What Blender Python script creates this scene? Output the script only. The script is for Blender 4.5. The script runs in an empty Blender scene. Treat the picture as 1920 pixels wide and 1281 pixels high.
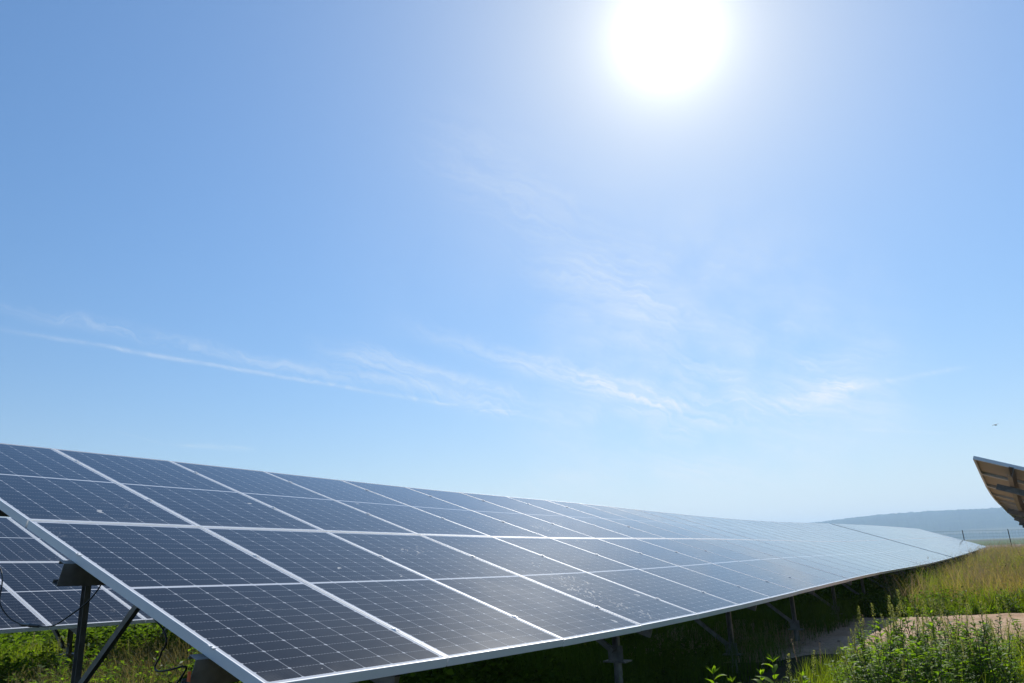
import bpy, math, random
import numpy as np
from mathutils import Vector, Matrix

random.seed(7)
rng = np.random.default_rng(7)
sc = bpy.context.scene
col = sc.collection

# ------------------------------------------------------------------ camera
EYE = 1.45                                   # camera height above world zero
cam_d = bpy.data.cameras.new('camera')
cam = bpy.data.objects.new('camera', cam_d)
col.objects.link(cam)
cam_d.sensor_width = 36.0
cam_d.lens = 36.0 * 1382.87 / 1920.0
cam_d.clip_start = 0.05
cam_d.clip_end = 40000
CR = Vector((0.99907564, 0.01211709, -0.04124363))
CU = Vector((0.04298675, -0.28161918, 0.95856287))
CF = Vector((0.0, 0.95944974, 0.28187974))
cam.matrix_world = Matrix(((CR.x, CU.x, -CF.x, 0), (CR.y, CU.y, -CF.y, 0), (CR.z, CU.z, -CF.z, EYE), (0, 0, 0, 1)))
sc.camera = cam

# ------------------------------------------------------------------ sun and sky
SUN_EL, SUN_AZ = math.radians(37.53), math.radians(15.07)      # azimuth clockwise from +Y
SUN_DIR = Vector((math.cos(SUN_EL) * math.sin(SUN_AZ), math.cos(SUN_EL) * math.cos(SUN_AZ), math.sin(SUN_EL)))
sd = bpy.data.lights.new('sun', 'SUN')
sd.energy = 5.0
sd.angle = math.radians(0.53)
sd.color = (1.0, 0.95, 0.87)
sun = bpy.data.objects.new('sun', sd)
col.objects.link(sun)
sun.rotation_euler = SUN_DIR.to_track_quat('Z', 'Y').to_euler()
sc.view_settings.view_transform = 'Standard'
sc.view_settings.look = 'None'
sc.view_settings.exposure = 0.0
sc.view_settings.gamma = 1.0

# sky tuning
HAZE = 2.5e-4
CORE, HALO, HALO_W = 24.0, 1.02, 10.5
SKY_TINT = (1.0, 1.40, 1.70, 1.0)
LOW_DIM = 0.53
HZ_FALL, HZ_AMT, HZ_COL = 12.0, 0.97, (9.0, 9.3, 9.1, 1.0)
CLOUD_AMT, CLOUD_COL = 1.0, (9.0, 9.4, 9.8, 1.0)

class NT:
    """short node helper"""
    def __init__(s, tree): s.t = tree; s.n = tree.nodes; s.l = tree.links
    def node(s, typ, **kw):
        n = s.n.new(typ)
        for k, v in kw.items(): setattr(n, k, v)
        return n
    def put(s, sock, v):
        if isinstance(v, bpy.types.NodeSocket): s.l.new(v, sock)
        elif v is not None: sock.default_value = v
    def m(s, op, a, b=None, c=None, clamp=False):
        n = s.node('ShaderNodeMath', operation=op, use_clamp=clamp)
        s.put(n.inputs[0], a)
        if b is not None: s.put(n.inputs[1], b)
        if c is not None: s.put(n.inputs[2], c)
        return n.outputs[0]
    def v(s, op, a, b=None, out=0):
        n = s.node('ShaderNodeVectorMath', operation=op)
        s.put(n.inputs[0], a)
        if b is not None: s.put(n.inputs[1], b)
        return n.outputs[out]
    def dot(s, a, b): return s.v('DOT_PRODUCT', a, b, 1)
    def comb(s, x, y, z):
        n = s.node('ShaderNodeCombineXYZ')
        s.put(n.inputs[0], x); s.put(n.inputs[1], y); s.put(n.inputs[2], z)
        return n.outputs[0]
    def noise(s, vec, scale=5, detail=3, rough=0.55, dist=0.0):
        n = s.node('ShaderNodeTexNoise')
        if vec is not None: s.put(n.inputs['Vector'], vec)
        n.inputs['Scale'].default_value = scale
        n.inputs['Detail'].default_value = detail
        n.inputs['Roughness'].default_value = rough
        n.inputs['Distortion'].default_value = dist
        return n.outputs[0]
    def step(s, x, lo, hi, a=0.0, b=1.0):
        n = s.node('ShaderNodeMapRange', interpolation_type='SMOOTHSTEP')
        s.put(n.inputs[0], x)
        for i, q in enumerate((lo, hi, a, b)): s.put(n.inputs[i + 1], q)
        return n.outputs[0]
    def mix(s, f, a, b):
        n = s.node('ShaderNodeMix', data_type='RGBA')
        s.put(n.inputs[0], f)
        s.put(n.inputs[6], a); s.put(n.inputs[7], b)
        return n.outputs[2]

def rgb(r, g, b): return (r, g, b, 1.0)
def azel(a, e):
    a, e = math.radians(a), math.radians(e)
    return Vector((math.cos(e) * math.sin(a), math.cos(e) * math.cos(a), math.sin(e)))

world = bpy.data.worlds.new('World')
sc.world = world
world.use_nodes = True
w = NT(world.node_tree)
w.n.clear()
out = w.node('ShaderNodeOutputWorld')
bg = w.node('ShaderNodeBackground')
w.l.new(bg.outputs[0], out.inputs[0])
bg.inputs[1].default_value = 0.1
sky = w.node('ShaderNodeTexSky', sky_type='NISHITA')
sky.sun_disc = False
sky.sun_elevation = SUN_EL
sky.sun_rotation = SUN_AZ
sky.altitude = 200
sky.air_density = 1.0
sky.dust_density = 0.1
sky.ozone_density = 1.0
dirv = w.v('NORMALIZE', w.node('ShaderNodeTexCoord').outputs['Generated'])
# thin high cirrus and old contrails: great-circle streaks broken by wind-drawn noise
STREAKS=[(-41.72, 15.77, 4.5, 9.7, 0.19, 0.34),(-39.28, 17.15, -8.0, 12.7, 0.30, 0.2),(-14.0, 16.6, 3.5, 10.9, 0.30, 0.2),(-10.5, 18.2, 9.0, 12.2, 0.5, 0.12),(6.5, 10.4, 19.5, 10.9, 0.35, 0.18),(19.0, 12.0, 29.0, 13.4, 0.6, 0.1),(-16.81, 16.21, 1.0, 10.48, 0.621, 0.24),(-3.46, 16.09, 15.43, 9.51, 0.539, 0.3),(4.14, 13.7, 14.81, 9.25, 0.663, 0.16),(11.79, 14.68, 17.87, 11.89, 0.373, 0.26),(9.12, 8.27, 26.46, 10.59, 0.497, 0.28),(23.63, 10.47, 32.73, 11.01, 0.207, 0.2),(20.65, 12.66, 25.53, 10.23, 0.663, 0.26),(12.28, 13.5, 15.51, 10.18, 0.497, 0.18),(4.61, 8.14, 21.11, 3.18, 0.58, 0.12),(14.34, 6.79, 16.67, 6.11, 0.083, 0.35),(-25.94, 8.73, -19.44, 8.39, 0.207, 0.3),(-29.17, 9.53, -25.59, 8.67, 0.083, 0.15),(-3.59, 11.23, 0.81, 10.94, 0.083, 0.3),(22.53, 7.97, 30.68, 6.73, 0.124, 0.12),(-8.57, 33.3, 12.59, 18.35, 1.864, 0.12),(0.31, 22.99, 15.52, 15.19, 1.243, 0.12),(-4.57, 4.52, 8.53, 6.11, 0.497, 0.12),(16.69, 8.69, 28.84, 8.87, 1.243, 0.12)]
t0 = (azel(1.82, 10.03) - azel(-41.72, 15.77)).normalized()
n0 = azel(-20, 13).cross(t0).normalized()
r0 = n0.cross(t0).normalized()
fibre = w.noise(w.comb(w.m('MULTIPLY', w.dot(dirv, tuple(t0)), 6.0), w.m('MULTIPLY', w.dot(dirv, tuple(n0)), 60.0), w.m('MULTIPLY', w.dot(dirv, tuple(r0)), 6.0)), 1.0, 5, 0.6, 0.3)
lumpy = w.noise(dirv, 14.0, 4, 0.55)
fine = w.noise(dirv, 90.0, 3, 0.6)
t1 = (azel(20, 8.0) - azel(-6, 20)).normalized()
n1 = azel(8, 14).cross(t1).normalized()
r1 = n1.cross(t1).normalized()
hair = w.noise(w.comb(w.m('MULTIPLY', w.dot(dirv, tuple(t1)), 8.0), w.m('ADD', w.m('MULTIPLY', w.dot(dirv, tuple(n1)), 120.0), w.m('MULTIPLY', lumpy, 9.0)), w.m('MULTIPLY', w.dot(dirv, tuple(r1)), 8.0)), 1.0, 4, 0.62, 0.5)
warp = w.m('ADD', w.m('MULTIPLY', w.m('SUBTRACT', lumpy, 0.5), 0.022), w.m('MULTIPLY', w.m('SUBTRACT', fine, 0.5), 0.005))
body = w.m('MULTIPLY', w.m('ADD', w.m('MULTIPLY', w.step(fibre, 0.3, 0.72), 0.6), w.m('MULTIPLY', w.step(hair, 0.36, 0.66), 0.7)), w.m('ADD', 0.5, fine))
total = None
for a1, e1, a2, e2, wd, st in STREAKS:
    A, B = azel(a1, e1), azel(a2, e2)
    n = A.cross(B).normalized()
    tg = (B - A).normalized()
    wr = math.radians(wd)
    thin = wd < 0.25
    d = w.dot(dirv, tuple(n))
    d = w.m('ADD', d, w.m('MULTIPLY', warp, 0.12 if thin else 1.0 if wd < 1 else 1.6))
    d = w.m('DIVIDE', d, wr * (0.8 if thin else 1.5))
    g = w.m('POWER', 2.718, w.m('MULTIPLY', w.m('MULTIPLY', d, d), -1.0))
    al = w.dot(dirv, tuple(tg))
    p0, p1 = A.dot(tg), B.dot(tg)
    L = p1 - p0
    ends = w.m('MULTIPLY', w.step(al, p0 - L * 0.05, p0 + L * 0.35), w.step(al, p1 + L * 0.05, p1 - L * 0.2))
    k = w.m('MULTIPLY', w.m('MULTIPLY', g, ends), st * (0.85 if thin else 1.15))
    total = k if total is None else w.m('ADD', total, k)
veil_c = azel(15, 11)
veil = w.step(w.dot(dirv, tuple(veil_c)), math.cos(math.radians(17)), math.cos(math.radians(2)))
veil2 = w.step(w.dot(dirv, tuple(azel(4, 20))), math.cos(math.radians(20)), math.cos(math.radians(3)))
wide = w.m('MULTIPLY', w.m('ADD', w.m('MULTIPLY', veil, 0.44), w.m('MULTIPLY', veil2, 0.05)), w.step(lumpy, 0.22, 0.75))
cloud = w.m('ADD', w.m('MULTIPLY', total, body), w.m('MULTIPLY', wide, w.m('ADD', 0.5, w.m('MULTIPLY', w.m('MULTIPLY', w.step(hair, 0.25, 0.8), w.step(fibre, 0.25, 0.7)), 0.55))), clamp=True)
# glow of the air round the sun (a function of the angle from the sun only)
ang = w.m('ARCCOSINE', w.m('MINIMUM', w.dot(dirv, tuple(SUN_DIR)), 0.999999))
deg = w.m('MULTIPLY', ang, 180 / math.pi)
def gauss(s, sig):
    q = w.m('DIVIDE', s, sig)
    return w.m('POWER', 2.718, w.m('MULTIPLY', w.m('MULTIPLY', q, q), -1.0))
core = w.m('MULTIPLY', w.m('POWER', 2.718, w.m('DIVIDE', deg, -1.7)), CORE)
halo = w.m('MULTIPLY', w.m('POWER', 2.718, w.m('DIVIDE', deg, -HALO_W)), HALO, clamp=True)
upz = w.node('ShaderNodeSeparateXYZ')
w.l.new(dirv, upz.inputs[0])
zz = w.m('MAXIMUM', upz.outputs[2], 0.0)
skyc = w.mix(1.0, sky.outputs[0], SKY_TINT)
skyc.node.blend_type = 'MULTIPLY'
dim = w.m('SUBTRACT', 1.0, w.m('MULTIPLY', w.m('POWER', 2.718, w.m('MULTIPLY', zz, -2.2)), LOW_DIM))
sc_ = w.v('SCALE', skyc)
w.put(sc_.node.inputs[3], dim)
low = w.m('POWER', 2.718, w.m('MULTIPLY', zz, -HZ_FALL))     # pale summer haze low in the sky
skyc = w.mix(w.m('MULTIPLY', low, HZ_AMT), sc_, HZ_COL)
sun_h = Vector((SUN_DIR.x, SUN_DIR.y, 0)).normalized()
under = w.m('MULTIPLY', w.m('POWER', 2.718, w.m('MULTIPLY', zz, -16.0)), w.step(w.dot(dirv, tuple(sun_h)), 0.80, 1.0))
skyc = w.mix(w.m('MULTIPLY', under, 0.75), skyc, (10.0, 9.9, 9.3, 1.0))        # brighter haze low under the sun
skyc = w.mix(w.m('MULTIPLY', cloud, CLOUD_AMT), skyc, CLOUD_COL)
skyc = w.mix(halo, skyc, (9.9, 9.9, 9.6, 1.0))
gl = w.v('SCALE', (1.0, 0.985, 0.95))
w.put(gl.node.inputs[3], core)
add = w.v('ADD', skyc, gl)
w.l.new(add, bg.inputs[0])

SEAMS=[(-0.065,0.000,-0.447,-0.131,4.325,1.110),(1.090,0.000,-0.486,0.949,4.325,1.095),(2.281,0.000,-0.519,2.053,4.325,1.077),(3.483,0.001,-0.542,3.181,4.326,1.052),(4.687,0.001,-0.556,4.334,4.326,1.024),(5.889,0.002,-0.562,5.511,4.327,1.001),(7.083,0.003,-0.564,6.710,4.328,0.985),(8.263,0.004,-0.562,7.926,4.329,0.975),(9.424,0.005,-0.559,9.155,4.330,0.964),(10.569,0.006,-0.557,10.389,4.331,0.948),(11.704,0.008,-0.557,11.622,4.333,0.929),(12.836,0.010,-0.559,12.848,4.334,0.908),(13.970,0.011,-0.564,14.061,4.336,0.888),(15.111,0.013,-0.572,15.254,4.338,0.869),(16.258,0.016,-0.582,16.430,4.340,0.853),(17.409,0.018,-0.593,17.590,4.343,0.839),(18.562,0.020,-0.606,18.737,4.345,0.828),(19.715,0.023,-0.618,19.873,4.348,0.820),(20.866,0.026,-0.629,21.002,4.351,0.815),(22.013,0.029,-0.639,22.125,4.353,0.813),(23.154,0.032,-0.647,23.245,4.357,0.813),(24.288,0.035,-0.653,24.364,4.360,0.816),(25.415,0.038,-0.658,25.483,4.363,0.821),(26.537,0.042,-0.662,26.602,4.367,0.827),(27.655,0.046,-0.665,27.722,4.371,0.834),(28.771,0.050,-0.667,28.843,4.374,0.843),(29.887,0.054,-0.668,29.965,4.378,0.851),(31.003,0.058,-0.669,31.089,4.383,0.860),(32.121,0.062,-0.669,32.215,4.387,0.868),(32.457,0.064,-0.669,32.553,4.388,0.871),(33.579,0.068,-0.669,33.683,4.393,0.878),(34.705,0.073,-0.669,34.814,4.398,0.885),(35.834,0.078,-0.668,35.948,4.403,0.891),(36.966,0.083,-0.668,37.084,4.408,0.897),(38.101,0.088,-0.667,38.223,4.413,0.902),(39.239,0.093,-0.665,39.363,4.418,0.907),(40.380,0.099,-0.664,40.505,4.424,0.911),(41.524,0.105,-0.662,41.650,4.429,0.914),(42.670,0.110,-0.660,42.796,4.435,0.917),(43.818,0.116,-0.658,43.943,4.441,0.920),(44.968,0.123,-0.656,45.092,4.447,0.922),(46.121,0.129,-0.654,46.243,4.454,0.923),(47.276,0.135,-0.651,47.395,4.460,0.925),(48.432,0.142,-0.649,48.549,4.467,0.926),(49.590,0.149,-0.646,49.703,4.474,0.926),(50.750,0.156,-0.643,50.859,4.481,0.927),(51.912,0.163,-0.640,52.016,4.488,0.927),(53.074,0.170,-0.637,53.174,4.495,0.926),(54.238,0.178,-0.634,54.333,4.502,0.926),(55.404,0.185,-0.631,55.493,4.510,0.925),(56.570,0.193,-0.627,56.653,4.518,0.924),(57.737,0.201,-0.624,57.814,4.526,0.923),(58.905,0.209,-0.620,58.975,4.534,0.922),(60.073,0.217,-0.617,60.137,4.542,0.921),(61.242,0.225,-0.613,61.300,4.550,0.919),(62.411,0.234,-0.610,62.462,4.559,0.918),(63.581,0.243,-0.606,63.625,4.568,0.916),(64.750,0.252,-0.602,64.788,4.576,0.914)]

# ------------------------------------------------------------------ site frame: u along the rows, v across (uphill side +), z from the eye
YAW = 0.5866745
RU = Vector((math.sin(YAW), math.cos(YAW), 0))
RV = Vector((-math.cos(YAW), math.sin(YAW), 0))
ORG = Vector((-1.00591, 3.25904, EYE))
def W(u, v, z): return ORG + RU * u + RV * v + Vector((0, 0, z))
def Wn(P):
    """numpy (n,3) in site frame -> world"""
    P = np.asarray(P, float)
    return np.array(ORG) + P[:, :1] * np.array(RU) + P[:, 1:2] * np.array(RV) + P[:, 2:] * np.array((0, 0, 1.0))

def vnoise(x, y, seed=0):
    """smooth value noise, vectorised"""
    x = np.asarray(x, float); y = np.asarray(y, float)
    xi = np.floor(x).astype(np.int64); yi = np.floor(y).astype(np.int64)
    fx = x - xi; fy = y - yi
    fx = fx * fx * (3 - 2 * fx); fy = fy * fy * (3 - 2 * fy)
    def h(a, b):
        n = (a * 374761393 + b * 668265263 + seed * 974634777) & 0x7fffffff
        n = ((n ^ (n >> 13)) * 1274126177) & 0x7fffffff
        return ((n ^ (n >> 16)) & 0xffff) / 65535.0
    return (h(xi, yi) * (1 - fx) + h(xi + 1, yi) * fx) * (1 - fy) + (h(xi, yi + 1) * (1 - fx) + h(xi + 1, yi + 1) * fx) * fy

GU = [-40, -8, 2, 6, 10, 15, 32, 52, 64, 71, 80, 110, 200, 9000]
GZ = [-1.55, -1.52, -1.42, -1.40, -1.40, -1.40, -1.36, -1.24, -1.16, -1.15, -1.5, -1.9, -2.1, -2.4]
def zg(u, v):
    """ground height under a point of the site frame"""
    u = np.asarray(u, float); v = np.asarray(v, float)
    z = np.interp(u, GU, GZ)
    near = np.clip((90 - np.abs(u - 30)) / 30, 0, 1)
    z = z + near * (0.10 * (vnoise(u * 0.35, v * 0.35, 3) - 0.5) + 0.05 * (vnoise(u * 1.3, v * 1.3, 5) - 0.5))
    z = z - 0.06 * np.clip((-v - 0.4) / 1.5, 0, 1) * np.clip((12 - u) / 4, 0, 1)
    return z

# ------------------------------------------------------------------ mesh helpers
def link(name, me, mat=None, parent=None):
    o = bpy.data.objects.new(name, me)
    col.objects.link(o)
    if mat is not None:
        for m in (mat if isinstance(mat, (list, tuple)) else [mat]): me.materials.append(m)
    if parent is not None: o.parent = parent
    return o
def mesh(name, verts, faces, smooth=False):
    me = bpy.data.meshes.new(name)
    me.from_pydata([tuple(v) for v in verts], [], faces)
    if smooth: me.shade_smooth()
    me.update()
    return me
def np_mesh(name, V, F):
    """V (n,3), F (m,k) arrays, all faces with k corners"""
    me = bpy.data.meshes.new(name)
    V = np.ascontiguousarray(V, np.float32); F = np.ascontiguousarray(F, np.int32)
    m, k = F.shape
    me.vertices.add(len(V)); me.vertices.foreach_set('co', V.ravel())
    me.loops.add(m * k); me.loops.foreach_set('vertex_index', F.ravel())
    me.polygons.add(m)
    me.polygons.foreach_set('loop_start', np.arange(0, m * k, k, dtype=np.int32))
    me.update(calc_edges=True)
    me.validate()
    return me
def tag(o, label=None, cat=None, group=None, kind=None):
    if label: o['label'] = label
    if cat: o['category'] = cat
    if group: o['group'] = group
    if kind: o['kind'] = kind
    return o
def empty(name, loc):
    o = bpy.data.objects.new(name, None)
    o.empty_display_size = 0.1
    o.location = loc
    col.objects.link(o)
    return o

class MB:
    """collects pieces into one mesh"""
    def __init__(s): s.v = []; s.f = []
    def add(s, verts, faces):
        b = len(s.v); s.v += [Vector(p) for p in verts]; s.f += [tuple(i + b for i in f) for f in faces]
    def sweep(s, pts, prof, sides, ups, closed_prof=True, caps=True):
        """profile (list of (a,b)) carried along pts; sides/ups give the a and b directions"""
        n = len(prof); V = []
        for p, a, b in zip(pts, sides, ups): V += [p + a * x + b * y for x, y in prof]
        F = []
        for i in range(len(pts) - 1):
            for j in range(n if closed_prof else n - 1):
                k = (j + 1) % n
                F.append((i * n + j, i * n + k, (i + 1) * n + k, (i + 1) * n + j))
        if caps and closed_prof:
            F.append(tuple(range(n))[::-1]); F.append(tuple((len(pts) - 1) * n + j for j in range(n)))
        s.add(V, F)
    def bar(s, p, q, side, prof):
        p, q = Vector(p), Vector(q)
        d = (q - p).normalized(); a = (side - d * side.dot(d)).normalized(); b = d.cross(a)
        s.sweep([p, q], prof, [a, a], [b, b])
    def box(s, c, ax, ay, az, hx, hy, hz):
        V = [c + ax * (hx * i) + ay * (hy * j) + az * (hz * k) for i in (-1, 1) for j in (-1, 1) for k in (-1, 1)]
        s.add(V, [(0, 1, 3, 2), (4, 6, 7, 5), (0, 4, 5, 1), (2, 3, 7, 6), (0, 2, 6, 4), (1, 5, 7, 3)])
    def tube(s, pts, r, n=8):
        P = [Vector(p) for p in pts]; pr = [(math.cos(2 * math.pi * k / n), math.sin(2 * math.pi * k / n)) for k in range(n)]
        A, B, up = [], [], Vector((0.3, 0.2, 0.93))
        for i in range(len(P)):
            d = (P[min(i + 1, len(P) - 1)] - P[max(i - 1, 0)]).normalized()
            a = d.cross(up)
            if a.length < 1e-3: a = d.cross(Vector((1, 0, 0)))
            a.normalize(); b = a.cross(d)
            rr = r[i] if isinstance(r, (list, tuple)) else r
            A.append(a * rr); B.append(b * rr); up = b
        s.sweep(P, pr, A, B)
    def build(s, name, mat=None, parent=None, origin=None, smooth=False):
        o0 = Vector(origin) if origin is not None else Vector((0, 0, 0))
        return link(name, mesh(name, [p - o0 for p in s.v], s.f, smooth), mat, parent)

# ------------------------------------------------------------------ materials
def material(name):
    m = bpy.data.materials.new(name); m.use_nodes = True
    t = NT(m.node_tree)
    return m, t, t.n['Principled BSDF'], t.n['Material Output']
def simple(name, c, rough=0.6, metal=0.0, var=0.0, scale=8.0, bump=0.0):
    m, t, p, o = material(name)
    p.inputs['Roughness'].default_value = rough
    p.inputs['Metallic'].default_value = metal
    if var:
        tc = t.node('ShaderNodeTexCoord').outputs['Object']
        n = t.noise(tc, scale, 4)
        t.put(p.inputs['Base Color'], t.mix(t.step(n, 0.3, 0.7), rgb(*[x * (1 - var) for x in c]), rgb(*[min(1, x * (1 + var)) for x in c])))
        if bump:
            b = t.node('ShaderNodeBump'); b.inputs['Strength'].default_value = bump; b.inputs['Distance'].default_value = 0.02
            t.put(b.inputs['Height'], n); t.put(p.inputs['Normal'], b.outputs[0])
    else:
        p.inputs['Base Color'].default_value = rgb(*c)
    return m

M_ALU = simple('anodised_aluminium', (0.86, 0.855, 0.835), 0.42, 0.05, 0.04, 3.0)
M_GALV = simple('galvanised_steel', (0.24, 0.23, 0.215), 0.5, 0.6, 0.2, 14.0)
M_CABLE = simple('black_rubber', (0.012, 0.012, 0.013), 0.45)
M_DARK = simple('black_plastic', (0.02, 0.02, 0.022), 0.4)
M_ORANGE = simple('orange_plastic', (0.75, 0.13, 0.03), 0.5)

def make_glass():
    """solar cells under glass: 6 x 24 half-cut cells, ribbon gaps, dust, droppings"""
    m, t, p, o = material('solar_cells_under_glass')
    uv = t.node('ShaderNodeUVMap'); uv.uv_map = 'cells'
    sp = t.node('ShaderNodeSeparateXYZ'); t.l.new(uv.outputs[0], sp.inputs[0])
    x, y = sp.outputs[0], sp.outputs[1]
    mx, my = 0.018, 0.010                                      # pale margin inside the frame
    cx = t.m('MULTIPLY', t.m('SUBTRACT', x, mx), 6 / (1 - 2 * mx))
    half = t.m('ABSOLUTE', t.m('SUBTRACT', y, 0.5))            # 0 at the middle of the module
    g = 0.0052
    cy = t.m('MULTIPLY', t.m('SUBTRACT', half, g), 12 / (0.5 - g - my))
    fx = t.m('ABSOLUTE', t.m('SUBTRACT', t.m('FRACT', cx), 0.5))
    fy = t.m('ABSOLUTE', t.m('SUBTRACT', t.m('FRACT', cy), 0.5))
    ex = t.m('SUBTRACT', 0.5, fx)                              # distance to the cell edge, in cells
    ey = t.m('MULTIPLY', t.m('SUBTRACT', 0.5, fy), 0.5)
    colgap = t.m('LESS_THAN', ex, 0.010)
    dash = t.m('GREATER_THAN', t.m('SINE', t.m('MULTIPLY', cx, 2 * math.pi * 10)), -0.1)
    rowgap = t.m('MULTIPLY', t.m('LESS_THAN', ey, 0.0085), t.m('ADD', 0.25, t.m('MULTIPLY', dash, 0.75)))
    dia = t.m('LESS_THAN', t.m('ADD', ex, ey), 0.054)
    out1 = t.m('LESS_THAN', half, g)
    edge = t.m('MAXIMUM', t.m('LESS_THAN', cx, 0.0), t.m('GREATER_THAN', cx, 6.0))
    edge = t.m('MAXIMUM', edge, t.m('GREATER_THAN', cy, 12.0))
    line = t.m('MAXIMUM', t.m('MAXIMUM', t.m('MULTIPLY', colgap, 0.55), t.m('MULTIPLY', rowgap, 0.5)), t.m('MULTIPLY', dia, 0.75))
    line = t.m('MAXIMUM', line, t.m('MULTIPLY', t.m('MAXIMUM', out1, edge), 0.95))
    bus = t.m('LESS_THAN', t.m('ABSOLUTE', t.m('SUBTRACT', t.m('FRACT', t.m('MULTIPLY', cx, 10)), 0.5)), 0.035)
    tc = t.node('ShaderNodeTexCoord').outputs['Object']
    big = t.noise(tc, 0.9, 3)
    cell = t.mix(t.step(big, 0.3, 0.7), rgb(0.0062, 0.0050, 0.0064), rgb(0.0084, 0.0068, 0.0080))
    oi = t.node('ShaderNodeObjectInfo').outputs['Random']
    cell = t.mix(t.m('MULTIPLY', oi, 0.7), cell, rgb(0.0085, 0.0085, 0.0115))
    cell = t.mix(t.m('MULTIPLY', bus, 0.05), cell, rgb(0.45, 0.45, 0.46))
    c = t.mix(line, cell, rgb(0.62, 0.63, 0.65))
    # dust film, dirt washed down to the low edge, bird droppings and dried splashes
    film = t.step(t.noise(tc, 2.2, 5, 0.65), 0.25, 0.8)
    geo = t.node('ShaderNodeNewGeometry').outputs['Position']
    silt = t.m('MULTIPLY', t.step(y, 0.075, 0.008), t.step(t.noise(geo, 7.0, 4, 0.65), 0.25, 0.75))
    specks = t.step(t.noise(geo, 60.0, 2, 0.6), 0.735, 0.765)
    patch = t.step(t.noise(geo, 0.9, 3, 0.6), 0.50, 0.68)
    str_ = t.node('ShaderNodeMapping'); str_.inputs['Scale'].default_value = (34, 13, 20)
    t.l.new(geo, str_.inputs[0])
    splash = t.m('MULTIPLY', t.step(t.noise(str_.outputs[0], 1.0, 4, 0.7), 0.56, 0.64), t.m('MULTIPLY', t.step(t.noise(geo, 1.3, 2), 0.63, 0.72), 0.55))
    vor = t.node('ShaderNodeTexVoronoi'); vor.inputs['Scale'].default_value = 2.6
    warp_ = t.node('ShaderNodeTexNoise'); warp_.inputs['Scale'].default_value = 16.0
    t.l.new(geo, warp_.inputs['Vector'])
    wv = t.v('ADD', geo, t.v('MULTIPLY', t.v('SUBTRACT', warp_.outputs['Color'], (0.5, 0.5, 0.5)), (0.10, 0.10, 0.05)))
    t.l.new(wv, vor.inputs['Vector'])
    csep = t.node('ShaderNodeSeparateColor'); t.l.new(vor.outputs['Color'], csep.inputs[0])
    drop = t.m('MULTIPLY', t.m('LESS_THAN', vor.outputs['Distance'], t.m('MULTIPLY', csep.outputs[1], 0.075)), t.m('GREATER_THAN', csep.outputs[0], 0.55))
    dirt = t.m('MAXIMUM', t.m('MAXIMUM', t.m('MULTIPLY', specks, t.m('ADD', 0.2, patch), clamp=True), splash), drop)
    c = t.mix(t.m('ADD', t.m('MULTIPLY', film, 0.016), t.m('MULTIPLY', silt, 0.10)), c, rgb(0.42, 0.39, 0.35))
    c = t.mix(t.m('MULTIPLY', dirt, 0.62), c, rgb(0.66, 0.64, 0.60))
    t.put(p.inputs['Base Color'], c)
    p.inputs['IOR'].default_value = 1.078
    t.put(p.inputs['Roughness'], t.m('ADD', t.m('MULTIPLY', film, 0.04), t.m('ADD', 0.21, t.m('MULTIPLY', dirt, 0.4))))   # dust scatters the sun
    p.inputs['Coat Weight'].default_value = 1.0           # smooth outer glass
    p.inputs['Coat IOR'].default_value = 1.15
    t.put(p.inputs['Coat Roughness'], t.m('ADD', 0.045, t.m('MULTIPLY', film, 0.03)))
    return m
M_GLASS = make_glass()
M_BACK = simple('white_backsheet', (0.44, 0.40, 0.325), 0.6, 0.0, 0.04, 3.0)

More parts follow.
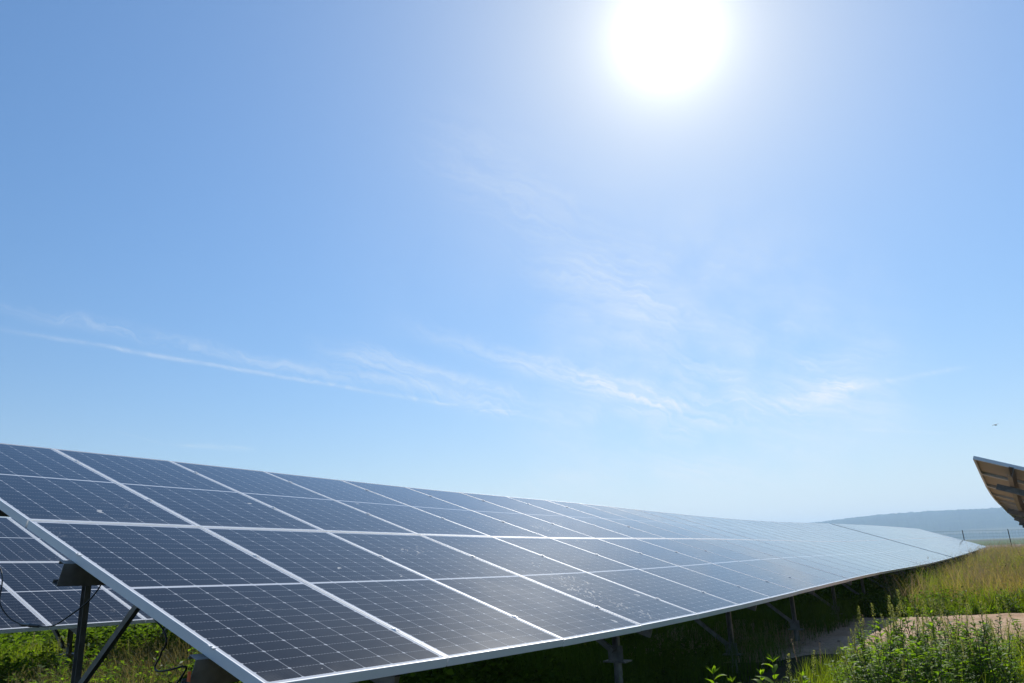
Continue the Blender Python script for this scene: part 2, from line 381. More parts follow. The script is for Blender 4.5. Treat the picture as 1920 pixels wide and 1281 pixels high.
# ------------------------------------------------------------------ solar tables
def build_table(name, label, seams, frames, overhang=(0.085, 0.085), clamps=False):
    """seams: (u,v,z) of the low edge and of the high edge at every joint between modules"""
    B = [W(*s[:3]) for s in seams]; T = [W(*s[3:]) for s in seams]
    N = len(seams)
    base = W(seams[0][0], (seams[0][1] + seams[0][4]) / 2, float(zg(seams[0][0], (seams[0][1] + seams[0][4]) / 2)))
    root = tag(empty(name, base), label, 'solar table', 'rows of tilted solar tables')
    def normal(i):
        i = min(max(i, 0), N - 1); a, b = max(i - 1, 0), min(i + 1, N - 1)
        return (B[b] - B[a]).cross(T[i] - B[i]).normalized()
    NR = [normal(i) for i in range(N)]
    mods = []
    for i in range(N - 1):
        wid = (B[i + 1] - B[i]).length; g = 0.0052 / wid
        for j in (0, 1):
            hh = (T[i] - B[i]).length; gg = 0.009 / hh
            v0, v1 = (0.0, 0.5 - gg) if j == 0 else (0.5 + gg, 1.0)
            jt = [random.gauss(0, 0.0013) for _ in range(4)]            # modules never lie quite flush
            def P(s, q, d=0.0):
                d += jt[0] * (1 - s) * (1 - q) + jt[1] * s * (1 - q) + jt[2] * s * q + jt[3] * (1 - s) * q
                s = g + s * (1 - 2 * g); q = v0 + q * (v1 - v0)
                b = B[i].lerp(B[i + 1], s); t_ = T[i].lerp(T[i + 1], s)
                return b.lerp(t_, q) + NR[i].lerp(NR[i + 1], s) * d
            lip_u, lip_v = 0.008 / wid, 0.008 / (hh * (v1 - v0))
            fl_u, fl_v = 0.028 / wid, 0.028 / (hh * (v1 - v0))
            cor = [(0, 0), (1, 0), (1, 1), (0, 1)]
            ins = lambda a, b: [(a, b), (1 - a, b), (1 - a, 1 - b), (a, 1 - b)]
            ch = 0.0016
            loops = [[P(s, q, -0.046) for s, q in ins(fl_u, fl_v)], [P(s, q, -0.046) for s, q in cor],
                     [P(s, q, -ch) for s, q in cor], [P(s, q, 0.0) for s, q in ins(ch / wid, ch / hh * 2)],
                     [P(s, q, 0.0) for s, q in ins(lip_u, lip_v)], [P(s, q, -0.007) for s, q in ins(lip_u, lip_v)]]
            V = [p for lp in loops for p in lp]; F = []
            for k in range(5):
                for a in range(4):
                    b = (a + 1) % 4
                    F.append((k * 4 + a, k * 4 + b, k * 4 + 4 + b, k * 4 + 4 + a))
            o0 = P(0.5, 0.5)
            mod = link('solar_module', mesh('solar_module', [p - o0 for p in V], F), M_ALU, root)
            mod.location = o0 - base
            # glass laminate, 5 mm thick, backsheet below
            nu, nv = 2, 4
            V = []; F = []; UV = []; mi = []
            for d in (-0.0022, -0.0072):
                for b in range(nv + 1):
                    for a in range(nu + 1):
                        s, q = a / nu, b / nv
                        V.append(P(lip_u * .9 + s * (1 - 1.8 * lip_u), lip_v * .9 + q * (1 - 1.8 * lip_v), d) - o0)
            off = (nu + 1) * (nv + 1)
            for b in range(nv):
                for a in range(nu):
                    q = (b * (nu + 1) + a, b * (nu + 1) + a + 1, (b + 1) * (nu + 1) + a + 1, (b + 1) * (nu + 1) + a)
                    F.append(q); mi.append(0); UV += [(k % (nu + 1) / nu, k // (nu + 1) / nv) for k in q]
            for b in range(nv):
                for a in range(nu):
                    q = (b * (nu + 1) + a, (b + 1) * (nu + 1) + a, (b + 1) * (nu + 1) + a + 1, b * (nu + 1) + a + 1)
                    F.append(tuple(off + k for k in q)); mi.append(1); UV += [(k % (nu + 1) / nu, k // (nu + 1) / nv) for k in q]
            me = mesh('glass_pane', V, F, True)
            ul = me.uv_layers.new(name='cells')
            ul.data.foreach_set('uv', [c for q in UV for c in q])
            gl_ = link('glass_pane', me, [M_GLASS, M_BACK], mod)
            me.polygons.foreach_set('material_index', mi)
            mods.append(mod)
    # small clamps in the joints of the nearest modules
    for i in range(0, 9 if clamps else 0):
        for q in (0.085, 0.36, 0.645, 0.90):
            c0 = B[i].lerp(T[i], q); sl = (T[i] - B[i]).normalized(); ru = (B[i + 1] - B[i]).normalized()
            mb = MB(); mb.box(c0 + NR[i] * 0.0025 + ru * (0.004 if i == 0 else 0), ru, sl, NR[i], 0.010, 0.018, 0.0018)
            mb.tube([c0 + NR[i] * 0.004, c0 + NR[i] * 0.0085], 0.006, 6)
            mb.build('clamp', M_ALU, root, base)
    # C-shaped purlins along the row
    cprof = [(0, 0), (0.055, 0), (0.055, -0.018), (0.052, -0.018), (0.052, -0.003), (0.003, -0.003), (0.003, -0.117), (0.052, -0.117), (0.052, -0.102), (0.055, -0.102), (0.055, -0.12), (0, -0.12)]
    for q in (0.085, 0.36, 0.645, 0.90):
        pts, sd_, up_ = [], [], []
        idx = [(-overhang[0] / 1.15)] + list(range(N)) + [N - 1 + overhang[1] / 1.15]
        for s in idx:
            k = min(max(int(math.floor(s)), 0), N - 2); f = s - k
            b = B[k].lerp(B[k + 1], f); t_ = T[k].lerp(T[k + 1], f)
            n = NR[k].lerp(NR[k + 1], min(max(f, 0), 1)).normalized()
            sl = (t_ - b).normalized()
            pts.append(b.lerp(t_, q) - n * 0.0475); sd_.append(sl); up_.append(n)
        mb = MB(); mb.sweep(pts, cprof, sd_, up_)
        mb.build('purlin', M_GALV, root, base)
    # frames: two rammed posts, a sloping girder, two braces, bolted head plates
    us = [(s[0] + s[3]) / 2 for s in seams]
    uprof = [(-0.028, -0.022), (0.028, -0.022), (0.028, 0.022), (0.0245, 0.022), (0.0245, -0.0185), (-0.0245, -0.0185), (-0.0245, 0.022), (-0.028, 0.022)]
    for fu in frames:
        f = float(np.interp(fu, us, range(N))); k = min(int(f), N - 2); f -= k
        b = B[k].lerp(B[k + 1], f); t_ = T[k].lerp(T[k + 1], f); n = NR[k]; sl = (t_ - b).normalized(); ru = (B[k + 1] - B[k]).normalized()
        gd = 0.0475 + 0.122 + 0.04
        mb = MB(); mb.bar(b.lerp(t_, 0.045) - n * gd, b.lerp(t_, 0.945) - n * gd, n, [(-0.04, -0.02), (0.04, -0.02), (0.04, 0.02), (-0.04, 0.02)])
        mb.build('girder', M_GALV, root, base)
        def under(q, d): return b.lerp(t_, q) - n * d
        for q, qb in ((0.125, 0.285 if fu < 6 else 0.40), (0.77, 0.50)):
            top = under(q, gd + 0.03) + RU * 0.043
            rel = top - ORG
            gz = float(zg(rel.dot(RU), rel.dot(RV))) + EYE
            foot = Vector((top.x, top.y, gz - 0.4))
            
            mb = MB(); mb.bar(foot, Vector((top.x, top.y, top.z + 0.05)), RV, uprof)
            mb.build('post', M_GALV, root, base)
            head = max(gz + 0.22, top.z - ((0.27 if fu < 6 else 0.56) if q < 0.5 else 1.45))
            jn = Vector((top.x, top.y, head)) - RU * 0.066
            bt = under(qb, gd + 0.02) - RU * 0.042
            mb = MB(); mb.bar(jn + Vector((0, 0, 0.02)), bt, RU, [(-0.018, -0.022), (0.018, -0.022), (0.018, 0.022), (-0.018, 0.022)])
            mb.build('brace', M_GALV, root, base)
            mb = MB(); c0 = Vector((top.x, top.y, head)) - RU * 0.030
            mb.box(c0, RU, RV, Vector((0, 0, 1)), 0.004, 0.072, 0.062)
            for a_, b_ in ((-0.045, 0.032), (0.0, 0.032), (0.045, 0.032), (0.0, -0.025)):
                mb.tube([c0 - RU * 0.016 + RV * a_ + Vector((0, 0, b_)), c0 + RV * a_ + Vector((0, 0, b_))], 0.012, 6)
            mb.box(Vector((top.x, top.y, head - 0.07)), RU, RV, Vector((0, 0, 1)), 0.07, 0.11, 0.006)
            mb.tube([Vector((top.x, top.y, head - 0.076)), Vector((top.x, top.y, gz - 0.3))], 0.038, 10)
            mb.build('bolt_plate', M_GALV, root, base)
    return root

FR = [0.92] + [1.02 + 3.05 * k for k in range(1, 11)]
build_table('solar_table', 'long solar table with its near end in the open, filling the middle', SEAMS[:29], FR, (0.055, -0.02), True)
build_table('solar_table', 'far solar table beyond the dark gap, ending at the dry grass', [(a + 0.16, b, c, d + 0.16, e, f) for a, b, c, d, e, f in SEAMS[29:]], [33.6 + 2.99 * k for k in range(11)], (-0.02, 0.085))
rear = []
for k in range(-2, 13):
    u = (2.03 + k) * 1.15; z = (-0.46 - 0.024 * k) * 1.15
    rear.append((u, 6.9, z, u, 6.9 + 4.325, z + 1.55))
build_table('solar_table', 'rear solar table seen beneath the long one, behind its steel posts', rear, [-0.15 + 2.99 * k for k in range(6)])
right = []
RUu = [9.35, 12.7, 19.4, 33.8, 60]; RZ = [1.044, 0.713, 0.58, 0.433, 0.3]
def rz(u):
    ks = np.linspace(-1.2, 1.2, 7)
    return float(np.mean(np.interp(u + ks, RUu, RZ))) if u > 10.6 else float(np.interp(u, RUu, RZ))
for k in range(23):
    u = 9.35 + 1.15 * k
    dv = -0.012 * max(0, u - 12)
    right.append((u, -2.21 - 4.28 + dv, rz(u) - 1.66, u, -2.21 + dv, rz(u)))
build_table('solar_table', 'solar table at the right edge showing its pale underside and purlins', right, [10.2 + 2.99 * k for k in range(8)])

# ------------------------------------------------------------------ ground, track, hills
def grid_axis(fine0, fine1, step, far0, far1):
    a = list(np.arange(fine0, fine1 + 1e-6, step))
    d, x = step, fine1
    while x < far1:
        d *= 1.22; x += d; a.append(x)
    d, x = step, fine0
    pre = []
    while x > far0:
        d *= 1.22; x -= d; pre.append(x)
    return np.array(pre[::-1] + a)
gu = grid_axis(-6, 20, 0.25, -6000, 6200)
gv = grid_axis(-9, 14, 0.25, -6000, 6000)
GUU, GVV = np.meshgrid(gu, gv, indexing='ij')
Vg = Wn(np.stack([GUU.ravel(), GVV.ravel(), zg(GUU, GVV).ravel()], 1))
nu_, nv_ = len(gu), len(gv)
ia = (np.arange(nu_ - 1)[:, None] * nv_ + np.arange(nv_ - 1)[None, :]).ravel()
Fg = np.stack([ia, ia + nv_, ia + nv_ + 1, ia + 1], 1)

def site_uv(t):
    g = t.node('ShaderNodeNewGeometry').outputs['Position']
    q = t.v('SUBTRACT', g, tuple(ORG))
    return t.dot(q, tuple(RU)), t.dot(q, tuple(RV)), g
def make_ground():
    m, t, p, o = material('soil_and_fields')
    u, v, g = site_uv(t)
    n1 = t.noise(g, 0.8, 5, 0.6); n2 = t.noise(g, 9.0, 5, 0.65); n3 = t.noise(g, 60.0, 3, 0.6)
    soil = t.mix(t.step(n2, 0.3, 0.7), rgb(0.07, 0.047, 0.03), rgb(0.13, 0.09, 0.06))
    litter = t.mix(t.step(n3, 0.4, 0.65), rgb(0.025, 0.03, 0.012), rgb(0.075, 0.07, 0.03))
    c = t.mix(t.step(n1, 0.35, 0.7), litter, soil)
    fur = t.noise(t.comb(t.m('MULTIPLY', u, 0.02), t.m('MULTIPLY', v, 0.4), 0.0), 3.0, 3)
    ploughed = t.mix(fur, rgb(0.16, 0.105, 0.075), rgb(0.21, 0.145, 0.105))
    crop = t.mix(t.noise(g, 0.05, 4), rgb(0.045, 0.085, 0.018), rgb(0.075, 0.12, 0.03))
    meadow = t.mix(t.noise(g, 0.004, 4), rgb(0.06, 0.085, 0.04), rgb(0.12, 0.13, 0.07))
    edge = t.m('MULTIPLY', t.m('SUBTRACT', n1, 0.5), 6.0)
    c = t.mix(t.step(t.m('ADD', u, edge), 84, 88), c, ploughed)
    uu = t.m('ADD', u, t.m('MULTIPLY', v, -0.12))
    c = t.mix(t.step(uu, 255, 262), c, crop)
    c = t.mix(t.step(uu, 640, 660), c, meadow)
    t.put(p.inputs['Base Color'], c)
    p.inputs['Roughness'].default_value = 0.95
    p.inputs['Specular IOR Level'].default_value = 0.15
    b = t.node('ShaderNodeBump'); b.inputs['Strength'].default_value = 0.7; b.inputs['Distance'].default_value = 0.05
    t.put(b.inputs['Height'], t.m('ADD', n2, t.m('MULTIPLY', n3, 0.3))); t.put(p.inputs['Normal'], b.outputs[0])
    return m
ground = link('ground', np_mesh('ground', Vg, Fg), make_ground())
ground.data.shade_smooth()
tag(ground, 'brown soil under the tables running out to ploughed and green fields', 'ground', kind='structure')

def make_track():
    m, t, p, o = material('sandy_soil')
    u, v, g = site_uv(t)
    n1 = t.noise(g, 1.7, 5, 0.6); n2 = t.noise(g, 14.0, 5, 0.7)
    peb = t.node('ShaderNodeTexVoronoi'); peb.inputs['Scale'].default_value = 26.0
    t.l.new(g, peb.inputs['Vector'])
    c = t.mix(t.step(n1, 0.3, 0.7), rgb(0.46, 0.305, 0.195), rgb(0.60, 0.435, 0.30))
    c = t.mix(t.m('MULTIPLY', t.step(n2, 0.45, 0.7), 0.6), c, rgb(0.30, 0.19, 0.13))
    c = t.mix(t.m('MULTIPLY', t.step(peb.outputs['Distance'], 0.16, 0.06), 0.7), c, rgb(0.13, 0.09, 0.065))
    t.put(p.inputs['Base Color'], c)
    p.inputs['Roughness'].default_value = 0.95
    p.inputs['Specular IOR Level'].default_value = 0.1
    b = t.node('ShaderNodeBump'); b.inputs['Strength'].default_value = 0.9; b.inputs['Distance'].default_value = 0.06
    t.put(b.inputs['Height'], t.m('ADD', n1, t.m('MULTIPLY', n2, 0.5))); t.put(p.inputs['Normal'], b.outputs[0])
    return m
def track_near(v): return 9.1 + 0.35 * np.clip(-v, -6, 3) * 0.5 - 1.6 * np.clip((v - 0.0) / 2.0, 0, 1)
def track_far(v): return 14.6 + 0.15 * np.clip(-v, -4, 4)
tv = np.arange(-9, 3.01, 0.1); ts = np.linspace(0, 1, 60)
TS, TV = np.meshgrid(ts, tv, indexing='ij')
e0 = track_near(TV) + 0.5 * (vnoise(TV * 1.1, TV * 0 + 2, 8) - 0.5) + 0.3 * (vnoise(TV * 4, TV * 0 + 2, 9) - 0.5)
e1 = track_far(TV) + 0.5 * (vnoise(TV * 0.9, TV * 0 + 7, 8) - 0.5) + 0.25 * (vnoise(TV * 4, TV * 0 + 9, 9) - 0.5)
TU = e0 + (e1 - e0) * TS
lift = 0.035 * np.clip(np.minimum(TS, 1 - TS) * 14, -0.2, 1) + 0.02 * (vnoise(TU * 5, TV * 5, 4) - 0.5)
Vt = Wn(np.stack([TU.ravel(), TV.ravel(), (zg(TU, TV) + lift).ravel()], 1))
ia = (np.arange(len(ts) - 1)[:, None] * len(tv) + np.arange(len(tv) - 1)[None, :]).ravel()
track = link('path', np_mesh('path', Vt, np.stack([ia, ia + len(tv), ia + len(tv) + 1, ia + 1], 1)), make_track())
track.data.shade_smooth()
tag(track, 'bare sandy strip of earth crossing between the table rows', 'path', kind='structure')

def make_forest():
    m, t, p, o = material('distant_woodland')
    g = t.node('ShaderNodeNewGeometry').outputs['Position']
    n = t.noise(g, 0.012, 5, 0.6); n2 = t.noise(g, 0.0016, 3)
    c = t.mix(t.step(n, 0.3, 0.7), rgb(0.018, 0.032, 0.012), rgb(0.05, 0.075, 0.024))
    sp = t.node('ShaderNodeSeparateXYZ'); t.l.new(g, sp.inputs[0])
    fields = t.m('MULTIPLY', t.step(n2, 0.5, 0.56), t.step(sp.outputs[2], 42.0, 30.0))
    c = t.mix(fields, c, rgb(0.14, 0.14, 0.07))
    t.put(p.inputs['Base Color'], c)
    p.inputs['Roughness'].default_value = 1.0
    p.inputs['Specular IOR Level'].default_value = 0.0
    return m
HA = [-80, -40, -10, 8, 14, 18, 21.6, 23.7, 26.3, 28.9, 32.4, 37, 45, 60, 100]
HE = [0.7, 0.9, 0.6, 0.7, 1.0, 1.32, 1.57, 1.74, 1.86, 1.87, 1.80, 1.75, 1.5, 1.2, 0.9]
az = np.radians(np.arange(-80, 100, 0.04)); rr = np.array([2900, 3100, 3350, 3600, 3850, 4050, 4200, 4300, 4700, 5300])
prof = np.array([-0.02, 0.10, 0.27, 0.50, 0.74, 0.92, 1.0, 0.98, 0.8, 0.0])
AZ, RR = np.meshgrid(az, rr, indexing='ij')
top = 4200 * np.tan(np.radians(np.interp(np.degrees(AZ), HA, HE)))
H = top * np.broadcast_to(prof, AZ.shape)
H = H * (1 + 0.10 * (vnoise(AZ * 40, RR / 400, 21) - 0.5) * (prof < 0.95))
H = H + (prof > 0.05) * (4.5 * (vnoise(AZ * 900, RR * 0.01, 22) - 0.4) + 3.5 * (vnoise(AZ * 350, RR * 0.02, 23) - 0.5))
Vh = np.stack([(RR * np.sin(AZ)).ravel(), (RR * np.cos(AZ)).ravel(), (H + EYE - 2.0 * (prof < 0.2)).ravel()], 1)
ia = (np.arange(len(az) - 1)[:, None] * len(rr) + np.arange(len(rr) - 1)[None, :]).ravel()
hills = link('hills', np_mesh('hills', Vh, np.stack([ia, ia + 1, ia + len(rr) + 1, ia + len(rr)], 1)), make_forest())
tag(hills, 'long wooded ridge fading to blue beyond the valley', 'hills', kind='structure')

# ------------------------------------------------------------------ plants
def make_leaf(name, lo, hi, trans=0.62, rough=0.45, glow=(1.9, 2.1, 0.42)):
    m, t, p, o = material(name)
    t.n.remove(p)
    at = t.node('ShaderNodeAttribute'); at.attribute_name = 'tint'
    oi = t.node('ShaderNodeObjectInfo')
    f = t.m('ADD', t.m('MULTIPLY', at.outputs['Fac'], 0.75), t.m('MULTIPLY', oi.outputs['Random'], 0.25))
    c = t.mix(f, rgb(*lo), rgb(*hi))
    d = t.node('ShaderNodeBsdfDiffuse'); t.put(d.inputs[0], c)
    tr = t.node('ShaderNodeBsdfTranslucent')
    tc = t.mix(1.0, c, rgb(*glow)); tc.node.blend_type = 'MULTIPLY'
    t.put(tr.inputs[0], tc)
    mx = t.node('ShaderNodeMixShader'); mx.inputs[0].default_value = trans
    t.l.new(d.outputs[0], mx.inputs[1]); t.l.new(tr.outputs[0], mx.inputs[2])
    gl = t.node('ShaderNodeBsdfGlossy'); gl.inputs['Roughness'].default_value = rough
    gl.inputs[0].default_value = rgb(0.9, 0.95, 0.9)
    fr = t.node('ShaderNodeFresnel'); fr.inputs[0].default_value = 1.38
    m2 = t.node('ShaderNodeMixShader')
    t.put(m2.inputs[0], t.m('MULTIPLY', t.m('MINIMUM', fr.outputs[0], 0.12), 0.12)); t.l.new(mx.outputs[0], m2.inputs[1]); t.l.new(gl.outputs[0], m2.inputs[2])
    t.l.new(m2.outputs[0], o.inputs[0])
    return m
M_LEAF = make_leaf('green_leaf', (0.060, 0.120, 0.013), (0.185, 0.260, 0.032))
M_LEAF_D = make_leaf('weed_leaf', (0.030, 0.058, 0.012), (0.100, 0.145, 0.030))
M_LEAF_G = make_leaf('grey_green_leaf', (0.050, 0.090, 0.028), (0.125, 0.175, 0.062), 0.45)
M_SPIKE = make_leaf('seed_spike', (0.17, 0.17, 0.09), (0.48, 0.44, 0.28), 0.35, 0.6)
M_STEM = make_leaf('plant_stem', (0.05, 0.07, 0.025), (0.13, 0.12, 0.06), 0.1, 0.5)
M_GRASS = make_leaf('green_grass', (0.060, 0.105, 0.014), (0.19, 0.225, 0.04), 0.62, 0.5, (2.0, 2.0, 0.45))
M_DRY = make_leaf('dry_grass', (0.12, 0.14, 0.03), (0.58, 0.45, 0.19), 0.6, 0.5, (1.55, 1.45, 0.7))
M_HAY = make_leaf('bleached_hay', (0.07, 0.075, 0.025), (0.36, 0.29, 0.14), 0.45, 0.5, (1.35, 1.3, 0.75))
M_STRAW = make_leaf('straw', (0.30, 0.20, 0.11), (0.48, 0.37, 0.24), 0.4, 0.5, (1.2, 1.15, 0.9))

def set_tint(me, vals):
    a = me.attributes.new('tint', 'FLOAT', 'POINT')
    a.data.foreach_set('value', np.asarray(vals, np.float32))

M_STONE = simple('earthy_stone', (0.24, 0.17, 0.12), 0.9, 0.0, 0.3, 30.0)

class Leaves:
    """leaf-shaped faces collected with a tint each"""
    def __init__(s): s.V = []; s.F = []; s.T = []
    def leaf(s, base, d, up, length, width, tint, droop=0.25, shape=(0.0, 0.55, 1.0, 0.62, 0.0)):
        d = d.normalized(); side = d.cross(up)
        if side.length < 1e-4: side = d.cross(Vector((0.3, 0.9, 0.1)))
        side.normalize(); n = side.cross(d).normalized()
        b0 = len(s.V); K = len(shape)
        for k, wv in enumerate(shape):
            f = k / (K - 1)
            c = base + d * (length * f) - Vector((0, 0, 1)) * (droop * length * f * f)
            hw = max(wv, 0.03) * width * 0.5
            s.V += [c - side * hw + n * (hw * 0.35), c, c + side * hw + n * (hw * 0.35)]
            s.T += [tint] * 3
        for k in range(K - 1):
            a = b0 + k * 3
            s.F += [(a, a + 1, a + 4, a + 3), (a + 1, a + 2, a + 5, a + 4)]
    def build(s, name, mat, parent):
        me = mesh(name, s.V, s.F, True); set_tint(me, s.T)
        return link(name, me, mat, parent)

def rnd(a, b): return random.uniform(a, b)
def stem_line(h, lean, wob, n=9):
    ax, ay = rnd(-1, 1), rnd(-1, 1)
    return [Vector((lean * ax * (f ** 1.6) * h + wob * math.sin(f * 5 + ax) * h, lean * ay * (f ** 1.6) * h + wob * math.cos(f * 4 + ay) * h - wob * h * math.cos(ay), f * h)) for f in [k / (n - 1) for k in range(n)]]
def along(L, f):
    x = f * (len(L) - 1); k = min(int(x), len(L) - 2)
    return L[k].lerp(L[k + 1], x - k)
def stem_mesh(name, lines, mat, parent):
    mb = MB()
    for L, r in lines: mb.tube(L, [r * (1 - 0.7 * i / (len(L) - 1)) for i in range(len(L))], 5)
    o = mb.build(name, mat, parent, smooth=True)
    set_tint(o.data, [0.4] * len(o.data.vertices))
    return o

NAR = (0.0, 0.8, 1.0, 0.55, 0.0)
RHO = (0.05, 0.75, 1.0, 0.5, 0.0)
def weed_tall(h, spike=True, leafm=None):
    """upright goosefoot / mugwort weed: leafy stem with a seed spike on top"""
    root = empty('tall_weed', (0, 0, 0)); L = stem_line(h, 0.10, 0.012)
    lines = [(L, 0.006)]
    lv = Leaves(); sp = Leaves()
    n = int(h * 34); ga = rnd(0, 6)
    for k in range(n):
        f = 0.06 + 0.80 * k / n
        ga += 2.4 + rnd(-0.3, 0.3); p = along(L, f)
        size = (0.132 - 0.09 * f) * rnd(0.6, 1.25)
        d = Vector((math.cos(ga), math.sin(ga), rnd(0.15, 0.8)))
        lv.leaf(p + d * 0.012, d, Vector((0, 0, 1)), size, size * rnd(0.28, 0.42), rnd(0, 1), rnd(0.1, 0.5), RHO)
        if 0.15 < f < 0.75 and random.random() < 0.42:
            bl = h * (0.85 - f) * rnd(0.22, 0.42)
            q = [p, p + d * bl * 0.5 + Vector((0, 0, bl * 0.35)), p + d * bl * 0.8 + Vector((0, 0, bl * 0.95))]
            lines.append((q, 0.003))
            for j in range(int(bl * 46) + 3):
                g = rnd(0.15, 1); a2 = rnd(0, 6.28); s2 = rnd(0.03, 0.075)
                lv.leaf(along(q, g), Vector((math.cos(a2), math.sin(a2), rnd(0.1, 0.9))), Vector((0, 0, 1)), s2, s2 * 0.36, rnd(0, 1), 0.2, NAR)
            if spike:
                for j in range(14):
                    g = rnd(0.6, 1.05); a2 = rnd(0, 6.28)
                    lv.leaf(along(q, min(g, 1)), Vector((math.cos(a2), math.sin(a2), 0.9)), Vector((0, 0, 1)), 0.014, 0.008, rnd(0.8, 1), 0.1, NAR)
    if spike:
        a_, b_ = along(L, 0.74), along(L, 1.0)
        sp.leaf(a_, b_ - a_, Vector((1, 0, 0)), (b_ - a_).length, 0.007, 0.3, 0, (0.6, 1, 1, 0.8, 0.1))
        for k in range(int(95 * h)):
            f = 1 - (rnd(0, 1) ** 1.3) * 0.24; a2 = rnd(0, 6.28); rad = 0.004 + 0.020 * ((1 - f) / 0.24) * rnd(0.3, 1)
            p = along(L, f) + Vector((math.cos(a2) * rad, math.sin(a2) * rad, 0))
            sp.leaf(p, Vector((math.cos(a2), math.sin(a2), rnd(0.5, 1.4))), Vector((0, 0, 1)), rnd(0.010, 0.022), rnd(0.005, 0.009), rnd(0, 1), 0.1, NAR)
    stem_mesh('stem', lines, M_STEM, root)
    lv.build('leaves', leafm or M_LEAF, root)
    if spike: sp.build('seed_spike', M_SPIKE, root)
    return root
def weed_broad(h):
    """bright broad-leaved weed with a rosette of young leaves at the tip"""
    root = empty('broadleaf_weed', (0, 0, 0)); L = stem_line(h, 0.06, 0.01)
    lv = Leaves(); n = int(h * 34); ga = rnd(0, 6)
    for k in range(n):
        f = 0.08 + 0.92 * k / n; ga += 2.4
        size = (0.190 - 0.10 * f) * rnd(0.8, 1.2)
        d = Vector((math.cos(ga), math.sin(ga), rnd(0.2, 0.55) + 1.1 * max(0, f - 0.8) * 4))
        lv.leaf(along(L, f), d, Vector((0, 0, 1)), size, size * rnd(0.32, 0.44), rnd(0.35, 1), rnd(0.15, 0.5), (0.12, 0.8, 1.0, 0.62, 0.0))
    for k in range(9):
        a2 = rnd(0, 6.28); lv.leaf(along(L, 1), Vector((math.cos(a2), math.sin(a2), rnd(0.8, 2))), Vector((0, 0, 1)), rnd(0.03, 0.06), 0.014, rnd(0.6, 1), 0.1, NAR)
    stem_mesh('stem', [(L, 0.006)], M_STEM, root)
    lv.build('leaves', M_LEAF, root)
    return root
def weed_bush(h, mat=None):
    """low bushy weed, many small leaves on branching stems"""
    root = empty('bushy_weed', (0, 0, 0)); lines = []; lv = Leaves()
    for b in range(random.randint(5, 8)):
        a = rnd(0, 6.28); r = rnd(0.1, 0.42) * h; hh = h * rnd(0.6, 1)
        L = [Vector((math.cos(a) * r * f ** 0.8, math.sin(a) * r * f ** 0.8, hh * f)) for f in (0, 0.25, 0.5, 0.75, 1)]
        lines.append((L, 0.004)); ga = rnd(0, 6)
        for k in range(int(hh * 50)):
            f = rnd(0.15, 1.0); ga += 2.4; s2 = rnd(0.03, 0.095) * (1.15 - 0.5 * f)
            d = Vector((math.cos(ga), math.sin(ga), rnd(0.0, 0.8)))
            lv.leaf(along(L, f) + d * rnd(0, 0.03), d, Vector((0, 0, 1)), s2, s2 * rnd(0.36, 0.55), rnd(0, 1), rnd(0.1, 0.4), RHO)
    stem_mesh('stem', lines, M_STEM, root)
    lv.build('leaves', mat or M_LEAF, root)
    return root
def grass_stalk(h, mat=M_STRAW):
    """single dry grass stalk with a drooping panicle"""
    root = empty('dry_grass_stalk', (0, 0, 0)); L = stem_line(h, 0.16, 0.008); sp = Leaves()
    for k in range(46):
        f = 1 - rnd(0, 0.26); a2 = rnd(0, 6.28); d = Vector((math.cos(a2) * 0.5, math.sin(a2) * 0.5, 0.8))
        sp.leaf(along(L, f), d, Vector((0, 0, 1)), rnd(0.012, 0.03), 0.005, rnd(0, 1), 0.5, NAR)
    stem_mesh('stem', [(L, 0.0022)], mat, root)
    sp.build('seed_head', mat, root)
    return root

def copy_thing(root):
    r = root.copy(); col.objects.link(r)
    for ch in list(root.children):
        c = ch.copy(); col.objects.link(c); c.parent = r
    return r
def open_side(u, v):
    """growth stays low on the side of the clump towards the table"""
    e = v - (-2.64 + 0.19 * (u + 2.16))
    return 1.0 if e < 0 else max(0.42, 1 - 2.2 * e)
used = set()
def plant(proto, u, v, h_scale, label, cat, group, rot=None):
    o = proto if proto.name not in used else copy_thing(proto)
    used.add(proto.name)
    o.location = W(u, v, float(zg(u, v)) - 0.015)
    o.rotation_euler = (rnd(-0.06, 0.06), rnd(-0.06, 0.06), rnd(0, 6.28) if rot is None else rot)
    s = h_scale; o.scale = (s, s, s)
    return tag(o, label, cat, group)
H_TALL = [0.95, 0.85, 1.0, 0.9]; H_BROAD = [0.62, 0.7]; H_BUSH = [0.5, 0.55, 0.45]
P_TALL = [weed_tall(0.95), weed_tall(0.85), weed_tall(1.0, True, M_LEAF_G), weed_tall(0.9, True, M_LEAF_G)]
P_BROAD = [weed_broad(0.62), weed_broad(0.7)]
P_BUSH = [weed_bush(0.5), weed_bush(0.55), weed_bush(0.45, M_LEAF_G)]
P_STALK = [grass_stalk(0.8), grass_stalk(0.65)]

